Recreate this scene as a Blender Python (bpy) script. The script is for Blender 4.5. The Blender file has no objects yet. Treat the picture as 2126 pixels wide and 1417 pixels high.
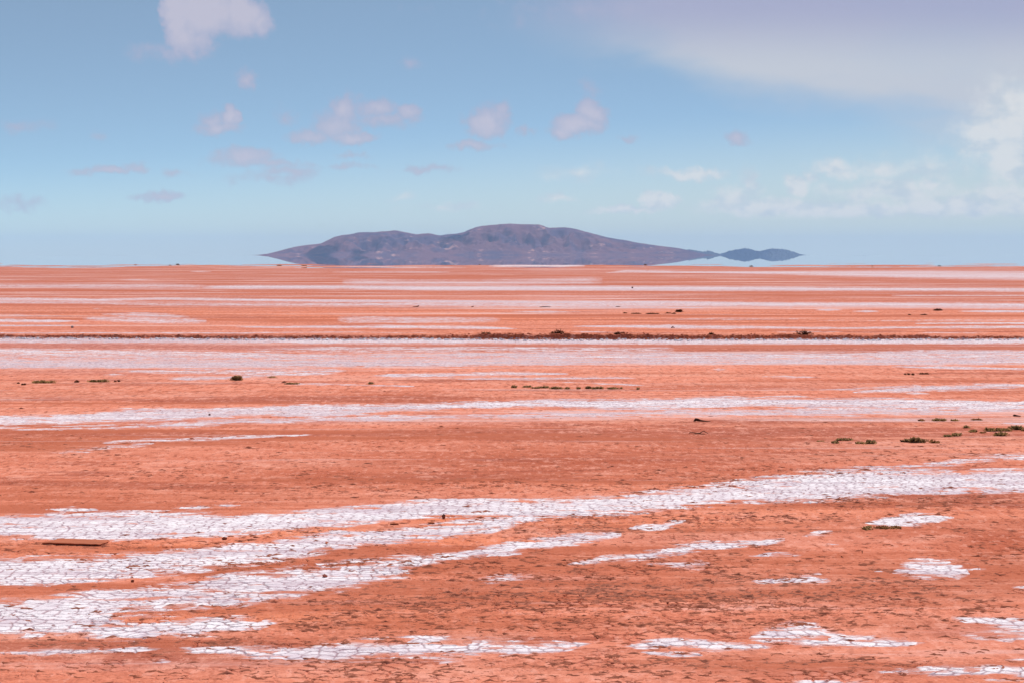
import bpy, math, random
import numpy as np
random.seed(7)
rng = np.random.default_rng(11)
sc = bpy.context.scene
COL = sc.collection

# ------------------------------------------------------------------ camera
F = 4000.0           # focal length in photo pixels (photo 2126 wide)
H = 3.0              # eye height
HOR = 529.0          # row of the true horizon
PITCH = math.atan((708.5 - HOR) / F)
cd = bpy.data.cameras.new('camera')
cam = bpy.data.objects.new('camera', cd); COL.objects.link(cam)
cam.location = (0, 0, H)
cam.rotation_euler = (math.pi / 2 - PITCH, 0, 0)
cd.sensor_width = 36.0; cd.lens = 36.0 * F / 2126.0
cd.clip_start = 0.5; cd.clip_end = 120000
sc.camera = cam
# ------------------------------------------------------------------ light and exposure
SUN_EL, SUN_AZ = 52.0, 16.0            # azimuth clockwise from the viewing direction (+Y)
sc.view_settings.view_transform = 'Standard'; sc.view_settings.look = 'None'
sc.view_settings.exposure = 0.0; sc.view_settings.gamma = 1.0
sc.cycles.use_denoising = True
sc.cycles.max_bounces = 6; sc.cycles.diffuse_bounces = 2; sc.cycles.glossy_bounces = 3
sc.cycles.volume_bounces = 1; sc.cycles.transparent_max_bounces = 8
sc.cycles.caustics_reflective = False; sc.cycles.caustics_refractive = False
sl = bpy.data.lights.new('sun', 'SUN'); sl.energy = 4.2; sl.angle = math.radians(0.53); sl.color = (1.0, 0.955, 0.90)
so = bpy.data.objects.new('sun', sl); COL.objects.link(so)
so.location = (0, 0, 60)
so.rotation_euler = (math.radians(90 - SUN_EL), 0, math.radians(180 - SUN_AZ))
SKY_STRENGTH = 0.10

def ang(px, py):
    """photo pixel -> (x/y, z/y) of its direction"""
    a = (px - 1063.0) / F; b = -(py - 708.5) / F
    y = math.cos(PITCH) + b * math.sin(PITCH); z = -math.sin(PITCH) + b * math.cos(PITCH)
    return a / y, z / y
def at(px, py, z=0.0):
    """photo pixel -> point on the level z"""
    a, e = ang(px, py)
    y = (z - H) / e
    return a * y, y
def proj(x, y, z):
    """world arrays -> photo pixels"""
    dz = z - H
    w = y * math.cos(PITCH) - dz * math.sin(PITCH)
    v = y * math.sin(PITCH) + dz * math.cos(PITCH)
    return 1063.0 + F * x / w, 708.5 - F * v / w

# ------------------------------------------------------------------ node helper
class NT:
    def __init__(s, tree): s.t = tree; s.n = tree.nodes; s.l = tree.links
    def put(s, inp, v):
        if isinstance(v, bpy.types.NodeSocket): s.l.new(v, inp)
        elif v is not None:
            if isinstance(v, (tuple, list)) and len(v) == 3 and inp.type == 'RGBA': v = (*v, 1)
            inp.default_value = v
    def math(s, op, a, b=None, c=None, clamp=False):
        n = s.n.new('ShaderNodeMath'); n.operation = op; n.use_clamp = clamp
        for i, v in enumerate((a, b, c)):
            if v is not None: s.put(n.inputs[i], v)
        return n.outputs[0]
    def vec(s, op, a, b=None, out=0):
        n = s.n.new('ShaderNodeVectorMath'); n.operation = op
        s.put(n.inputs[0], a)
        if b is not None: s.put(n.inputs[1], b)
        return n.outputs['Value'] if op in ('LENGTH', 'DOT_PRODUCT') else n.outputs[0]
    def scale(s, v, k):
        return s.vec('MULTIPLY', v, k)
    def noise(s, v, scale, detail=4, rough=0.5, color=False, dist=0.0):
        n = s.n.new('ShaderNodeTexNoise'); s.put(n.inputs['Vector'], v)
        n.inputs['Scale'].default_value = scale; n.inputs['Detail'].default_value = detail
        n.inputs['Roughness'].default_value = rough; n.inputs['Distortion'].default_value = dist
        return n.outputs['Color'] if color else n.outputs['Fac']
    def vor(s, v, scale, feature='F1', out='Distance', rand=1.0):
        n = s.n.new('ShaderNodeTexVoronoi'); n.feature = feature; s.put(n.inputs['Vector'], v)
        n.inputs['Scale'].default_value = scale; n.inputs['Randomness'].default_value = rand
        return n.outputs[out]
    def ss(s, x, lo, hi, a=0.0, b=1.0):
        n = s.n.new('ShaderNodeMapRange'); n.interpolation_type = 'SMOOTHSTEP'
        s.put(n.inputs[0], x); n.inputs[1].default_value = lo; n.inputs[2].default_value = hi
        n.inputs[3].default_value = a; n.inputs[4].default_value = b
        return n.outputs[0]
    def mix(s, f, a, b, mode='MIX'):
        n = s.n.new('ShaderNodeMix'); n.data_type = 'RGBA'; n.blend_type = mode; n.clamp_factor = True
        s.put(n.inputs[0], f); s.put(n.inputs[6], a); s.put(n.inputs[7], b)
        return n.outputs[2]
    def attr(s, name):
        n = s.n.new('ShaderNodeAttribute'); n.attribute_name = name; return n.outputs['Fac']
    def sep(s, v):
        n = s.n.new('ShaderNodeSeparateXYZ'); s.put(n.inputs[0], v); return n.outputs
    def comb(s, x, y, z):
        n = s.n.new('ShaderNodeCombineXYZ')
        for i, v in enumerate((x, y, z)): s.put(n.inputs[i], v)
        return n.outputs[0]
    def obj(s): return s.n.new('ShaderNodeTexCoord').outputs['Object']
    def bump(s, h, strength, dist):
        n = s.n.new('ShaderNodeBump'); s.put(n.inputs['Height'], h)
        n.inputs['Strength'].default_value = strength; n.inputs['Distance'].default_value = dist
        return n.outputs[0]

# ------------------------------------------------------------------ world: sky with clouds at infinity
w = bpy.data.worlds.new('World'); sc.world = w; w.use_nodes = True
w.cycles.sampling_method = 'MANUAL'; w.cycles.sample_map_resolution = 512
t = NT(w.node_tree); t.n.clear()
gen = t.n.new('ShaderNodeTexCoord').outputs['Generated']
sk = t.n.new('ShaderNodeTexSky'); sk.sky_type = 'NISHITA'; sk.sun_disc = False
sk.sun_elevation = math.radians(SUN_EL); sk.sun_rotation = math.radians(SUN_AZ)
sk.altitude = 3700; sk.air_density = 1.0; sk.dust_density = 0.3; sk.ozone_density = 2.5
sx, sy, sz = t.sep(gen)[:3]
zz = t.math('ADD', t.math('MULTIPLY', t.math('ABSOLUTE', sz), 2.2), 0.015)   # mountain air: the pale rim is thin
up = t.vec('NORMALIZE', t.comb(sx, sy, zz))
t.put(sk.inputs[0], up)
ysafe = t.math('MAXIMUM', t.math('ABSOLUTE', sy), 0.02)
A = t.math('DIVIDE', sx, ysafe); E = t.math('DIVIDE', sz, ysafe)
P = t.comb(t.math('MULTIPLY', A, 10.0), t.math('MULTIPLY', E, 10.0), 0.0)      # 10 units = 1 rad tangent; 400 photo px = 1
wn = t.noise(P, 5.0, 6, 0.6, color=True)
wn2 = t.noise(t.vec('ADD', P, (7.3, 2.1, 0)), 22.0, 5, 0.6, color=True)
Pw = t.vec('ADD', P, t.vec('MULTIPLY', t.vec('SUBTRACT', wn, (0.5, 0.5, 0.5)), (0.22, 0.12, 0)))
Pw = t.vec('ADD', Pw, t.vec('MULTIPLY', t.vec('SUBTRACT', wn2, (0.5, 0.5, 0.5)), (0.07, 0.045, 0)))
def cpos(px, py):
    a, e = ang(px, py); return (a * 10, e * 10, 0)
def clouds(lst):
    acc = None
    for (px, py, rx, ry, s) in lst:
        d = t.vec('SUBTRACT', Pw, cpos(px, py))
        d = t.vec('MULTIPLY', d, (400.0 / rx, 400.0 / ry, 0))
        v = t.math('MULTIPLY_ADD', t.vec('LENGTH', d), -s, s)
        acc = v if acc is None else t.math('MAXIMUM', acc, v)
    return acc
puffs = [
 (375,30,45,90,1.3),(430,20,95,75,1.4),(500,25,55,65,1.3),(395,80,60,45,.9),(345,105,80,25,.35),(530,45,40,35,.9),
 (515,168,34,24,.6),(475,240,30,32,1.1),(455,265,55,18,.8),(440,252,30,26,.6),
 (590,240,26,26,.4),(720,220,38,36,.75),(700,255,70,40,.75),(780,222,50,28,.7),(845,235,34,22,.7),(640,282,66,20,.7),(735,286,50,16,.8),(800,250,60,22,.6),
 (850,135,26,12,.3),(1008,250,50,36,1.0),(1040,240,34,30,.7),(985,300,62,13,.6),(1085,270,18,12,.5),(1225,232,32,34,.85),(1198,256,60,30,1.0),(1225,180,24,16,.25),(1180,270,50,16,.8),
 (1528,287,34,17,.6),(500,325,85,24,.75),(550,340,110,12,.5),(600,355,80,16,.45),(560,372,90,18,.35),(225,355,95,12,.7),(280,350,30,16,.5),
 (335,408,62,14,.75),(40,260,66,14,.35),(35,425,70,20,.35),(370,362,34,10,.35),(710,345,70,8,.35),(890,350,90,9,.4),(1230,20,160,20,.1),
 (1300,285,26,9,.3),(205,277,26,9,.25),(730,322,40,9,.35),
]
low = [
 (1365,418,50,24,1.15),(1300,438,90,10,.8),(1395,412,22,18,.7),(1155,412,44,12,.6),(1430,357,100,15,.75),(1195,356,70,18,.3),
 (1555,375,20,38,.6),(1530,410,60,34,.55),(1650,385,36,26,.95),(1680,372,26,18,.7),(1730,350,60,26,.75),(1830,355,60,26,.6),(1760,360,40,22,.6),
 (1935,385,34,18,.75),(1600,428,200,26,.7),(1760,436,260,26,.75),(2000,430,240,36,.75),(2080,405,120,36,.7),(2100,330,80,70,.9),(2050,290,90,60,.8),(2120,250,120,110,.9),(1920,350,120,40,.35),(1860,400,200,34,.55),
 (930,432,90,9,.3),(840,412,30,9,.3),
]
fb = t.noise(t.vec('ADD', P, (3, 9, 0)), 9.0, 9, 0.58)
fbs = t.math('MULTIPLY', t.math('SUBTRACT', fb, 0.5), 0.9)
ptn = clouds(puffs); ltn = clouds(low)
pm = t.ss(t.math('ADD', ptn, fbs), -0.08, 0.42, 0, 0.92)
lm = t.ss(t.math('ADD', ltn, fbs), -0.16, 0.60, 0, 0.95)
# flat base of the low bank
_, eb = ang(1600, 458)
lm = t.math('MULTIPLY', lm, t.ss(t.math('ADD', E, t.math('MULTIPLY', t.math('SUBTRACT', fb, .5), .003)), eb - .0012, eb + .0035))
# high thin veil, sinking to the right
fbv = t.noise(t.vec('MULTIPLY', P, (0.55, 1.6, 1)), 2.0, 7, 0.5)
A0, E0 = ang(1060, 52); A1, E1 = ang(2126, 292)
slope = (E1 - E0) / (A1 - A0)
line = t.math('SUBTRACT', t.math('SUBTRACT', E, E0), t.math('MULTIPLY', t.math('SUBTRACT', A, A0), slope))
vl = t.math('ADD', line, t.math('MULTIPLY', t.math('SUBTRACT', fbv, .5), .05))
Av0, _ = ang(980, 0); Av1, _ = ang(1400, 0)
veil = t.math('MULTIPLY', t.ss(vl, -0.016, 0.014), t.ss(A, Av0, Av1))
veil = t.math('MULTIPLY', veil, t.ss(fbv, 0.2, 0.6, 0.84, 0.97))
K = 1.0 / SKY_STRENGTH
def ck(r, g, b): return (r * K, g * K, b * K)
_, ev0 = ang(0, 0); _, ev1 = ang(0, 150)
veilc = t.mix(t.ss(E, ev1, ev0), ck(.56, .60, .675), ck(.40, .425, .60))
skyc = t.mix(1.0, sk.outputs[0], (1.01, 1.14, 1.01), 'MULTIPLY')
_, er0 = ang(0, 520); _, er1 = ang(0, 250)
rim = t.ss(t.math('ADD', E, t.math('MULTIPLY', A, -.07)), er1, er0, 0.02, .92)
skyc = t.mix(.17, skyc, ck(.60, .60, .60))
skyc = t.mix(rim, skyc, ck(.60, .69, .665))
c = t.mix(veil, skyc, veilc)
_, e2 = ang(0, 420); _, e3 = ang(0, 180)
cc = t.mix(t.ss(E, e2, e3), ck(.46, .53, .66), ck(.42, .45, .61))
dense = t.ss(t.math('ADD', ptn, fbs), 0.12, .95)
cc = t.mix(dense, cc, ck(.575, .55, .66))
c = t.mix(t.math('MULTIPLY', pm, 0.92), c, cc)
fb2 = t.noise(t.vec('ADD', t.vec('MULTIPLY', P, (.7, 1.2, 1)), (1, 4, 0)), 11.0, 5, 0.5)
lc = t.mix(t.ss(t.math('ADD', fb2, t.math('MULTIPLY', ltn, .16)), .38, .66), ck(.56, .645, .72), ck(.74, .765, .78))
c = t.mix(t.math('MULTIPLY', lm, 0.9), c, lc)
bg = t.n.new('ShaderNodeBackground'); t.put(bg.inputs[0], c); bg.inputs[1].default_value = SKY_STRENGTH
wo = t.n.new('ShaderNodeOutputWorld'); t.l.new(bg.outputs[0], wo.inputs[0])

# ------------------------------------------------------------------ object helpers
def mesh_obj(name, verts, faces, mat, parent=None, smooth=False):
    me = bpy.data.meshes.new(name)
    me.from_pydata([tuple(v) for v in verts], [], [tuple(f) for f in faces]); me.update()
    if smooth: me.polygons.foreach_set('use_smooth', [True] * len(me.polygons))
    if mat: me.materials.append(mat)
    o = bpy.data.objects.new(name, me); COL.objects.link(o)
    if parent: o.parent = parent
    return o
def fast_mesh(name, co, quads, mat, smooth=False):
    me = bpy.data.meshes.new(name)
    co = np.asarray(co, np.float32); quads = np.asarray(quads, np.int32)
    me.vertices.add(len(co)); me.vertices.foreach_set('co', co.ravel())
    k = quads.shape[1]
    me.loops.add(quads.size); me.loops.foreach_set('vertex_index', quads.ravel())
    me.polygons.add(len(quads))
    me.polygons.foreach_set('loop_start', np.arange(0, quads.size, k, dtype=np.int32))
    me.polygons.foreach_set('loop_total', np.full(len(quads), k, np.int32))
    me.polygons.foreach_set('use_smooth', np.full(len(quads), smooth))
    me.update(calc_edges=True)
    if mat: me.materials.append(mat)
    o = bpy.data.objects.new(name, me); COL.objects.link(o)
    return o
def tag(o, label=None, cat=None, group=None, kind=None):
    if label: o['label'] = label
    if cat: o['category'] = cat
    if group: o['group'] = group
    if kind: o['kind'] = kind
def new_mat(name):
    m = bpy.data.materials.new(name); m.use_nodes = True
    n = NT(m.node_tree)
    b = m.node_tree.nodes['Principled BSDF']
    b.inputs['Roughness'].default_value = 0.9
    b.inputs['Specular IOR Level'].default_value = 0.07
    return m, n, b

# ------------------------------------------------------------------ numpy noise
def hsh(i, j, k=0):
    with np.errstate(over='ignore'):
        h = (i.astype(np.uint32) * np.uint32(374761393)) ^ (j.astype(np.uint32) * np.uint32(668265263)) ^ np.uint32((k * 2246822519) & 0xffffffff)
        h = (h ^ (h >> np.uint32(13))) * np.uint32(1274126177)
        h = h ^ (h >> np.uint32(16))
    return (h & np.uint32(0xffffff)).astype(np.float32) / np.float32(0xffffff)
def vnoise(x, y, k=0):
    i = np.floor(x); j = np.floor(y); fx = x - i; fy = y - j
    i = i.astype(np.int64); j = j.astype(np.int64)
    fx = fx * fx * (3 - 2 * fx); fy = fy * fy * (3 - 2 * fy)
    a = hsh(i, j, k); b = hsh(i + 1, j, k); c_ = hsh(i, j + 1, k); d = hsh(i + 1, j + 1, k)
    return (a * (1 - fx) + b * fx) * (1 - fy) + (c_ * (1 - fx) + d * fx) * fy
def fbm(x, y, oct=4, k=0):
    s = 0; a = .5; tot = 0
    for o in range(oct):
        s = s + a * vnoise(x * 2 ** o + o * 17.3, y * 2 ** o + o * 9.1, k + o); tot += a; a *= .5
    return s / tot
def cells(x, y, s, k=0):
    """F1, F2, random of nearest cell, offset to the cell point (metres)"""
    x = x * s; y = y * s
    i0 = np.floor(x).astype(np.int64); j0 = np.floor(y).astype(np.int64)
    f1 = np.full(x.shape, 9., np.float32); f2 = f1.copy(); r = np.zeros_like(f1); oy = np.zeros_like(f1)
    for di in (-1, 0, 1):
        for dj in (-1, 0, 1):
            i = i0 + di; j = j0 + dj
            px = i + 0.1 + 0.8 * hsh(i, j, k); py = j + 0.1 + 0.8 * hsh(i, j, k + 1)
            d = np.sqrt((px - x) ** 2 + (py - y) ** 2)
            near = d < f1
            f2 = np.where(near, f1, np.minimum(f2, d))
            f1 = np.where(near, d, f1); r = np.where(near, hsh(i, j, k + 2), r); oy = np.where(near, y - py, oy)
    return f1, f2, r, oy
def sst(x, a, b):
    t_ = np.clip((x - a) / (b - a), 0, 1); return t_ * t_ * (3 - 2 * t_)

# ------------------------------------------------------------------ salt drifts, each traced as (x, far edge, near edge) and laid on the ground
SALT = [  # strength, [(x, y_far, y_near), ...]
 (1.0, [(-60,1075,1108),(0,1073,1109),(100,1070,1116),(200,1066,1122),(330,1064,1113),(480,1070,1107),(600,1066,1094),(710,1058,1088),(800,1047,1075),(900,1041,1067),(1000,1040,1064),(1100,1041,1070),(1180,1037,1069),(1300,1027,1062),(1400,1018,1052),(1500,1006,1042),(1600,1000,1038),(1700,990,1035),(1800,982,1029),(1900,981,1023),(2000,980,1018),(2126,976,1015),(2220,974,1013)]),
 (.62, [(1500,1000,1012),(1620,988,1005),(1700,978,995),(1800,970,988),(1900,966,985),(2000,968,985)]),
 (.8, [(1860,968,970),(1950,958,967),(2010,950,957),(2080,943,953),(2126,941,953),(2220,938,951)]),
 (1.0, [(-60,1164,1212),(0,1162,1208),(100,1160,1208),(200,1158,1198),(300,1151,1191),(400,1145,1181),(500,1130,1170),(600,1122,1155),(710,1106,1133),(800,1103,1122),(900,1092,1115),(1000,1080,1103),(1100,1064,1078),(1200,1050,1067),(1300,1045,1060)]),
 (1.0, [(-60,1250,1320),(0,1250,1316),(100,1245,1313),(200,1229,1312),(240,1222,1275),(270,1219,1262),(400,1210,1255),(500,1194,1249),(600,1185,1232),(710,1172,1219),(780,1166,1202),(830,1160,1190),(900,1153,1166),(1000,1138,1152),(1060,1128,1147),(1100,1122,1139),(1200,1111,1127),(1290,1103,1111)]),
 (.75, [(760,1180,1203),(800,1186,1202),(855,1197,1199)]),
 (.85, [(1305,1095,1097),(1340,1087,1099),(1380,1084,1095),(1430,1078,1082)]),
 (1.0, [(150,1296,1316),(200,1298,1321),(300,1296,1321),(400,1289,1316),(500,1284,1308),(560,1287,1296),(585,1289,1291)]),
 (.45, [(180,1265,1300),(300,1262,1295),(380,1262,1285)]),
 (.85, [(-60,1350,1360),(0,1350,1359),(100,1347,1358),(200,1346,1353),(290,1343,1349),(340,1345,1347)]),
 (1.0, [(370,1344,1350),(430,1340,1355),(480,1340,1361),(560,1345,1370),(640,1345,1370),(710,1337,1369),(800,1333,1364),(900,1327,1364),(1000,1327,1360),(1100,1331,1354),(1180,1334,1346),(1230,1333,1336)]),
 (.8, [(1280,1336,1339),(1340,1331,1344),(1400,1328,1344),(1500,1333,1348),(1610,1340,1345)]),
 (.9, [(1555,1320,1326),(1600,1305,1330),(1640,1300,1333),(1690,1303,1338),(1720,1313,1339),(1800,1320,1339),(1880,1322,1337),(1925,1329,1332)]),
 (.9, [(1975,1278,1284),(2030,1279,1292),(2080,1282,1304),(2126,1287,1309),(2220,1295,1318)]),
 (.45, [(1990,1312,1320),(2060,1305,1328),(2126,1300,1328),(2220,1300,1330)]),
 (.9, [(1800,1390,1393),(1870,1389,1400),(1950,1387,1406),(2050,1385,1406),(2126,1388,1407),(2220,1390,1410)]),
 (.7, [(2085,1366,1369),(2126,1364,1373),(2220,1362,1374)]),
 (.8, [(1640,1414,1418),(1720,1412,1430),(1850,1415,1424)]),
 (.8, [(1152,1388,1389),(1163,1385,1392),(1176,1388,1389)]),
 (.5, [(315,1374,1375),(338,1368,1379),(360,1372,1374)]),
 (.5, [(1330,1352,1354),(1400,1350,1360),(1460,1356,1360)]),
 (1.0, [(1852,1187,1190),(1868,1175,1190),(1890,1166,1190),(1930,1164,1192),(1965,1165,1193),(1990,1171,1193),(2003,1178,1192),(2014,1190,1192)]),
 (.75, [(1985,1166,1168),(2010,1167,1170),(2042,1171,1173)]),
 (.8, [(2000,1178,1181),(2035,1178,1182),(2074,1181,1183)]),
 (.8, [(1814,1185,1186),(1824,1184,1188),(1836,1186,1187)]),
 (1.0, [(1796,1084,1085),(1820,1079,1088),(1860,1073,1089),(1900,1070,1088),(1940,1069,1081),(1980,1072,1075)]),
 (.85, [(1560,1205,1207),(1600,1200,1211),(1640,1202,1210),(1660,1197,1207),(1700,1192,1207),(1725,1203,1206)]),
 (.7, [(1650,1194,1195),(1668,1192,1196),(1684,1194,1195)]),
 (.6, [(1750,1197,1198),(1766,1195,1200),(1780,1197,1199)]),
 (.6, [(1794,1204,1206),(1818,1203,1208),(1840,1205,1206)]),
 (.8, [(1175,1170,1173),(1250,1155,1165),(1330,1146,1159),(1410,1132,1147),(1460,1125,1138),(1530,1124,1134),(1630,1117,1123)]),
 (.5, [(1665,1111,1113),(1690,1104,1112),(1730,1100,1108)]),
 (.6, [(1695,1130,1131),(1720,1128,1132),(1742,1129,1130)]),
 (.42, [(970,1204,1207),(1030,1194,1207),(1080,1190,1202),(1130,1184,1190)]),
 (.55, [(1340,1169,1172),(1380,1166,1174),(1450,1164,1178),(1490,1172,1175)]),
 (.6, [(1550,1153,1156),(1610,1145,1153),(1685,1147,1150)]),
 (.6, [(2090,1219,1221),(2126,1214,1223),(2200,1212,1225)]),
 (.6, [(95,1056,1058),(150,1052,1060),(205,1056,1058)]),(.6, [(355,1053,1055),(400,1047,1057),(440,1051,1053)]),(.7, [(445,1046,1048),(475,1043,1050),(500,1047,1048)]),
 (.5, [(1455,1004,1005),(1480,1001,1006),(1500,1004,1005)]),
 # middle distance
 (1.0, [(-60,864,881),(0,862,880),(100,862,879),(190,857,874),(240,850,874),(335,847,870),(500,845,862),(560,842,862),(640,840,865),(710,840,864),(800,839,852),(900,837,849),(1000,834,846),(1060,832,844),(1130,829,842),(1250,830,847),(1400,828,848),(1500,823,844),(1580,827,841),(1700,828,843),(1800,827,846),(2000,831,850),(2126,832,845),(2220,832,845)]),
 (.85, [(20,890,892),(150,887,891),(250,884,889),(400,876,885),(500,869,876),(600,869,875),(700,866,871),(800,862,871),(900,861,867),(960,861,866),(1060,859,865),(1150,855,864),(1250,854,863),(1400,850,860),(1560,849,860),(1750,846,860),(1850,842,858),(2000,841,856),(2126,839,853),(2220,838,852)]),
 (.62, [(-60,886,888),(0,885,888),(200,881,884),(330,876,880),(420,873,876)]),
 (.5, [(1560,823,825),(1640,820,824),(1730,823,825)]),
 (.85, [(1770,812,814),(1850,806,812),(1900,801,811),(2000,798,808),(2070,796,804),(2126,798,802),(2220,797,802)]),
 (.6, [(1700,808,809),(1780,804,808),(1850,800,804),(1930,796,799)]),(.55, [(1880,815,816),(1905,814,818),(1930,816,817)]),
 (.85, [(765,779,780),(815,776,781),(850,775,781),(950,775,780),(1030,772,778),(1100,772,777),(1180,774,776)]),
 (.8, [(950,786,787),(1000,784,787),(1100,783,787),(1200,782,786),(1280,781,784),(1320,783,784)]),
 (.65, [(1110,790,791),(1200,792,794),(1300,796,799),(1340,798,799)]),
 (.6, [(585,796,797),(640,795,798),(700,796,798),(860,800,802)]),
 (.75, [(340,784,785),(365,783,787),(390,781,788),(450,782,787),(530,777,781),(650,773,777),(700,774,776)]),
 (.5, [(205,777,778),(235,775,779),(265,777,778)]),(.42, [(230,768,770),(400,766,775),(640,765,778),(720,766,770)]),
 (.6, [(1475,766,767),(1492,764,768),(1510,766,767)]),(.5, [(1560,780,781),(1630,779,783),(1705,782,783)]),
 (.75, [(1850,760,761),(1950,760,764),(2050,762,765),(2126,764,767),(2220,764,767)]),
 (.78, [(-60,724,763),(0,724,763),(300,726,762),(500,730,761),(710,735,759),(900,732,759),(1000,731,757),(1200,731,756),(1400,731,754),(1600,733,755),(1800,731,755),(1950,726,756),(2126,728,754),(2220,728,754)]),
 (1.0, [(-60,753,757),(400,753,757),(800,752,756),(1400,748,753),(2126,749,753)]),
 (.40, [(500,724,730),(710,720,735),(1000,720,731),(1400,722,731)]),
 (1.0, [(-60,701,711),(0,701,711),(700,703,712),(1400,704,713),(2126,703,712),(2220,703,712)]),
 (.75, [(-60,690,692),(200,690,692),(500,690,692),(760,688,690)]),
 (.85, [(490,678,680),(700,677,681),(800,676,681),(1000,678,683),(1083,682,683)]),
 (.85, [(-60,663,667),(0,663,668),(100,664,668),(165,666,668)]),(.85, [(-60,675,678),(80,675,677),(145,675,676)]),
 (.6, [(210,652,653),(300,650,658),(395,656,660)]),(.42, [(170,658,664),(300,657,670),(430,663,671)]),(.5, [(-60,653,656),(60,654,656),(130,655,656)]),(.7, [(190,640,641),(202,639,642),(214,640,641)]),
 (.85, [(1190,677,678),(1300,676,680),(1400,676,682),(1600,678,682),(1750,680,683),(1900,678,682),(2126,676,681),(2220,676,681)]),
 (.75, [(1900,671,672),(2000,670,672),(2220,670,672)]),(.45, [(1380,662,663),(1500,661,664),(1710,662,663)]),(.45, [(1690,665,666),(2000,664,666),(2220,664,666)]),
 (.5, [(1175,688,689),(1220,688,690),(1275,689,690)]),(.4, [(1600,688,690),(1750,688,690)]),(.55, [(1905,690,692),(2000,690,692),(2050,691,692)]),
 (.95, [(-60,618,622),(0,618,623),(200,620,624),(335,618,622),(500,620,624),(710,623,627),(900,624,628),(1100,626,630),(1400,626,630),(1600,629,634),(1800,629,634),(2126,631,636),(2220,631,636)]),
 (.66, [(-60,626,630),(150,626,631),(350,628,636),(710,628,637),(900,626,638),(1100,628,639),(1250,628,640),(1400,627,637),(1600,629,637),(1800,629,637),(2126,631,640),(2220,631,640)]),
 (.9, [(1100,637,639),(1300,637,640),(1480,638,640)]),
 (.6, [(-60,590,596),(200,590,598),(335,590,597),(430,592,597)]),
 (.95, [(420,594,598),(500,593,599),(710,593,599),(900,595,602),(1100,594,602),(1400,595,603),(1600,596,603),(1750,598,603),(2126,600,605),(2220,600,605)]),
 (.65, [(1850,613,615),(2000,613,615),(2220,613,615)]),
 (.9, [(1380,564,566),(1500,564,567),(1700,564,569)]),(.64, [(1600,565,568),(1700,563,571),(1900,562,577),(2126,564,580),(2220,564,580)]),
 (.8, [(1258,566,567),(1300,561,565),(1420,563,567)]),(.7, [(395,563,565),(420,563,565),(440,563,565)]),(.55, [(690,564,566),(800,564,566),(935,564,566)]),
 (.9, [(700,553,555),(760,553,555),(820,553,555)]),(.95, [(1015,550,554),(1100,550,554),(1215,550,554)]),(.7, [(775,554,556),(870,554,556),(970,555,556)]),
 (.75, [(250,580,582),(290,580,582),(320,581,582)]),(.42, [(710,580,592),(1000,582,592),(1250,576,590)]),
 (.6, [(1690,643,644),(1720,642,645),(1750,643,644)]),(.8, [(1770,646,647),(1800,645,648),(1825,646,647)]),(.8, [(1990,646,647),(2060,645,648),(2220,646,648)]),
 (.6, [(1060,647,648),(1130,646,649),(1205,647,648)]),(.36, [(700,656,670),(900,658,670),(1040,660,668)]),
 (.72, [(203,917,919),(300,911,916),(450,906,911),(560,903,907),(650,900,902)]),(.45, [(100,938,940),(160,932,940),(230,925,931),(320,918,923)]),
 (.7, [(1738,870,871),(1820,869,872),(1910,870,871)]),(.6, [(2060,878,879),(2090,876,880),(2126,877,879),(2220,876,879)]),
 (.5, [(700,690,691),(900,690,691)]),
]
BROWN = [(500,697,900,4,.9),(1600,697,900,4,.7),  # damp browner soil: (x, y, rx, ry, s)
 (1150,955,520,36,1.0),(1500,925,280,28,.8),(700,985,360,26,.6),(1450,965,280,30,.7),(2080,1120,150,40,.9),(1900,1100,160,26,.6),(2060,1060,120,14,.3),
 (60,918,110,18,.8),(90,827,130,6,.9),(470,831,260,5,.7),(820,822,150,9,.9),(620,822,160,5,.6),(1500,803,300,6,.8),(1900,790,260,4,.7),(2050,812,140,7,.6),
 (1850,1010,90,12,.0),(300,950,380,20,.25),(1750,930,200,12,.5),(1900,880,240,10,.3),(200,606,200,6,.5),(900,572,400,6,.5),(2000,619,260,8,.6),(1600,619,300,8,.5),(300,683,300,5,.6),(1900,683,350,6,.3),(900,690,900,6,.3),
]
PURPLE = [(1000,721,1400,10,1.0),(200,716,500,8,.9),(1950,718,500,7,1.0),(600,873,500,7,.6),(1000,865,300,5,.6),(1480,1118,300,14,.2),(260,772,300,8,.5),(300,1375,240,16,.5),(1750,1392,260,14,.5),(400,632,500,5,.6),(200,592,260,6,.6),(2050,1310,160,20,.4),(1150,1200,130,14,.4),(150,1060,170,9,.6)]
ORANGE = [(300,1138,420,16,.9),(700,1105,260,14,1.0),(950,1078,160,9,1.0),(500,1180,520,16,.9),(900,1125,300,16,.8),(1300,1085,360,22,.7),(1750,1050,400,22,.7),(1000,655,1500,16,.9),(1500,690,900,9,.9),(400,698,700,5,1.),(500,1275,520,26,.6),(1100,1240,420,40,.35),(1400,1000,400,12,.4),(800,610,900,7,.6)]
FLAKE = [(1250,1085,260,26,1.0),(1560,1070,300,30,1.0),(1900,1045,330,20,1.0),(1150,1240,460,60,1.0),(1500,1240,420,70,1.0),(1850,1235,300,30,.5),(800,1265,300,50,.8),(1250,1010,520,16,.9),(1650,985,240,22,1.0),(1950,945,260,22,.6),(850,1020,320,14,.6),(300,1135,420,16,.6),(640,1108,220,12,.8),(620,1170,460,18,.8),(400,1275,500,20,.6),(500,1330,500,14,.5),(1100,1380,900,34,.35),(1900,1270,280,24,.4),(200,925,260,26,.25),(1980,1140,260,60,.22),(1300,900,900,60,.18),(400,990,600,40,.2),(1100,1120,240,16,.4)]

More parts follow.
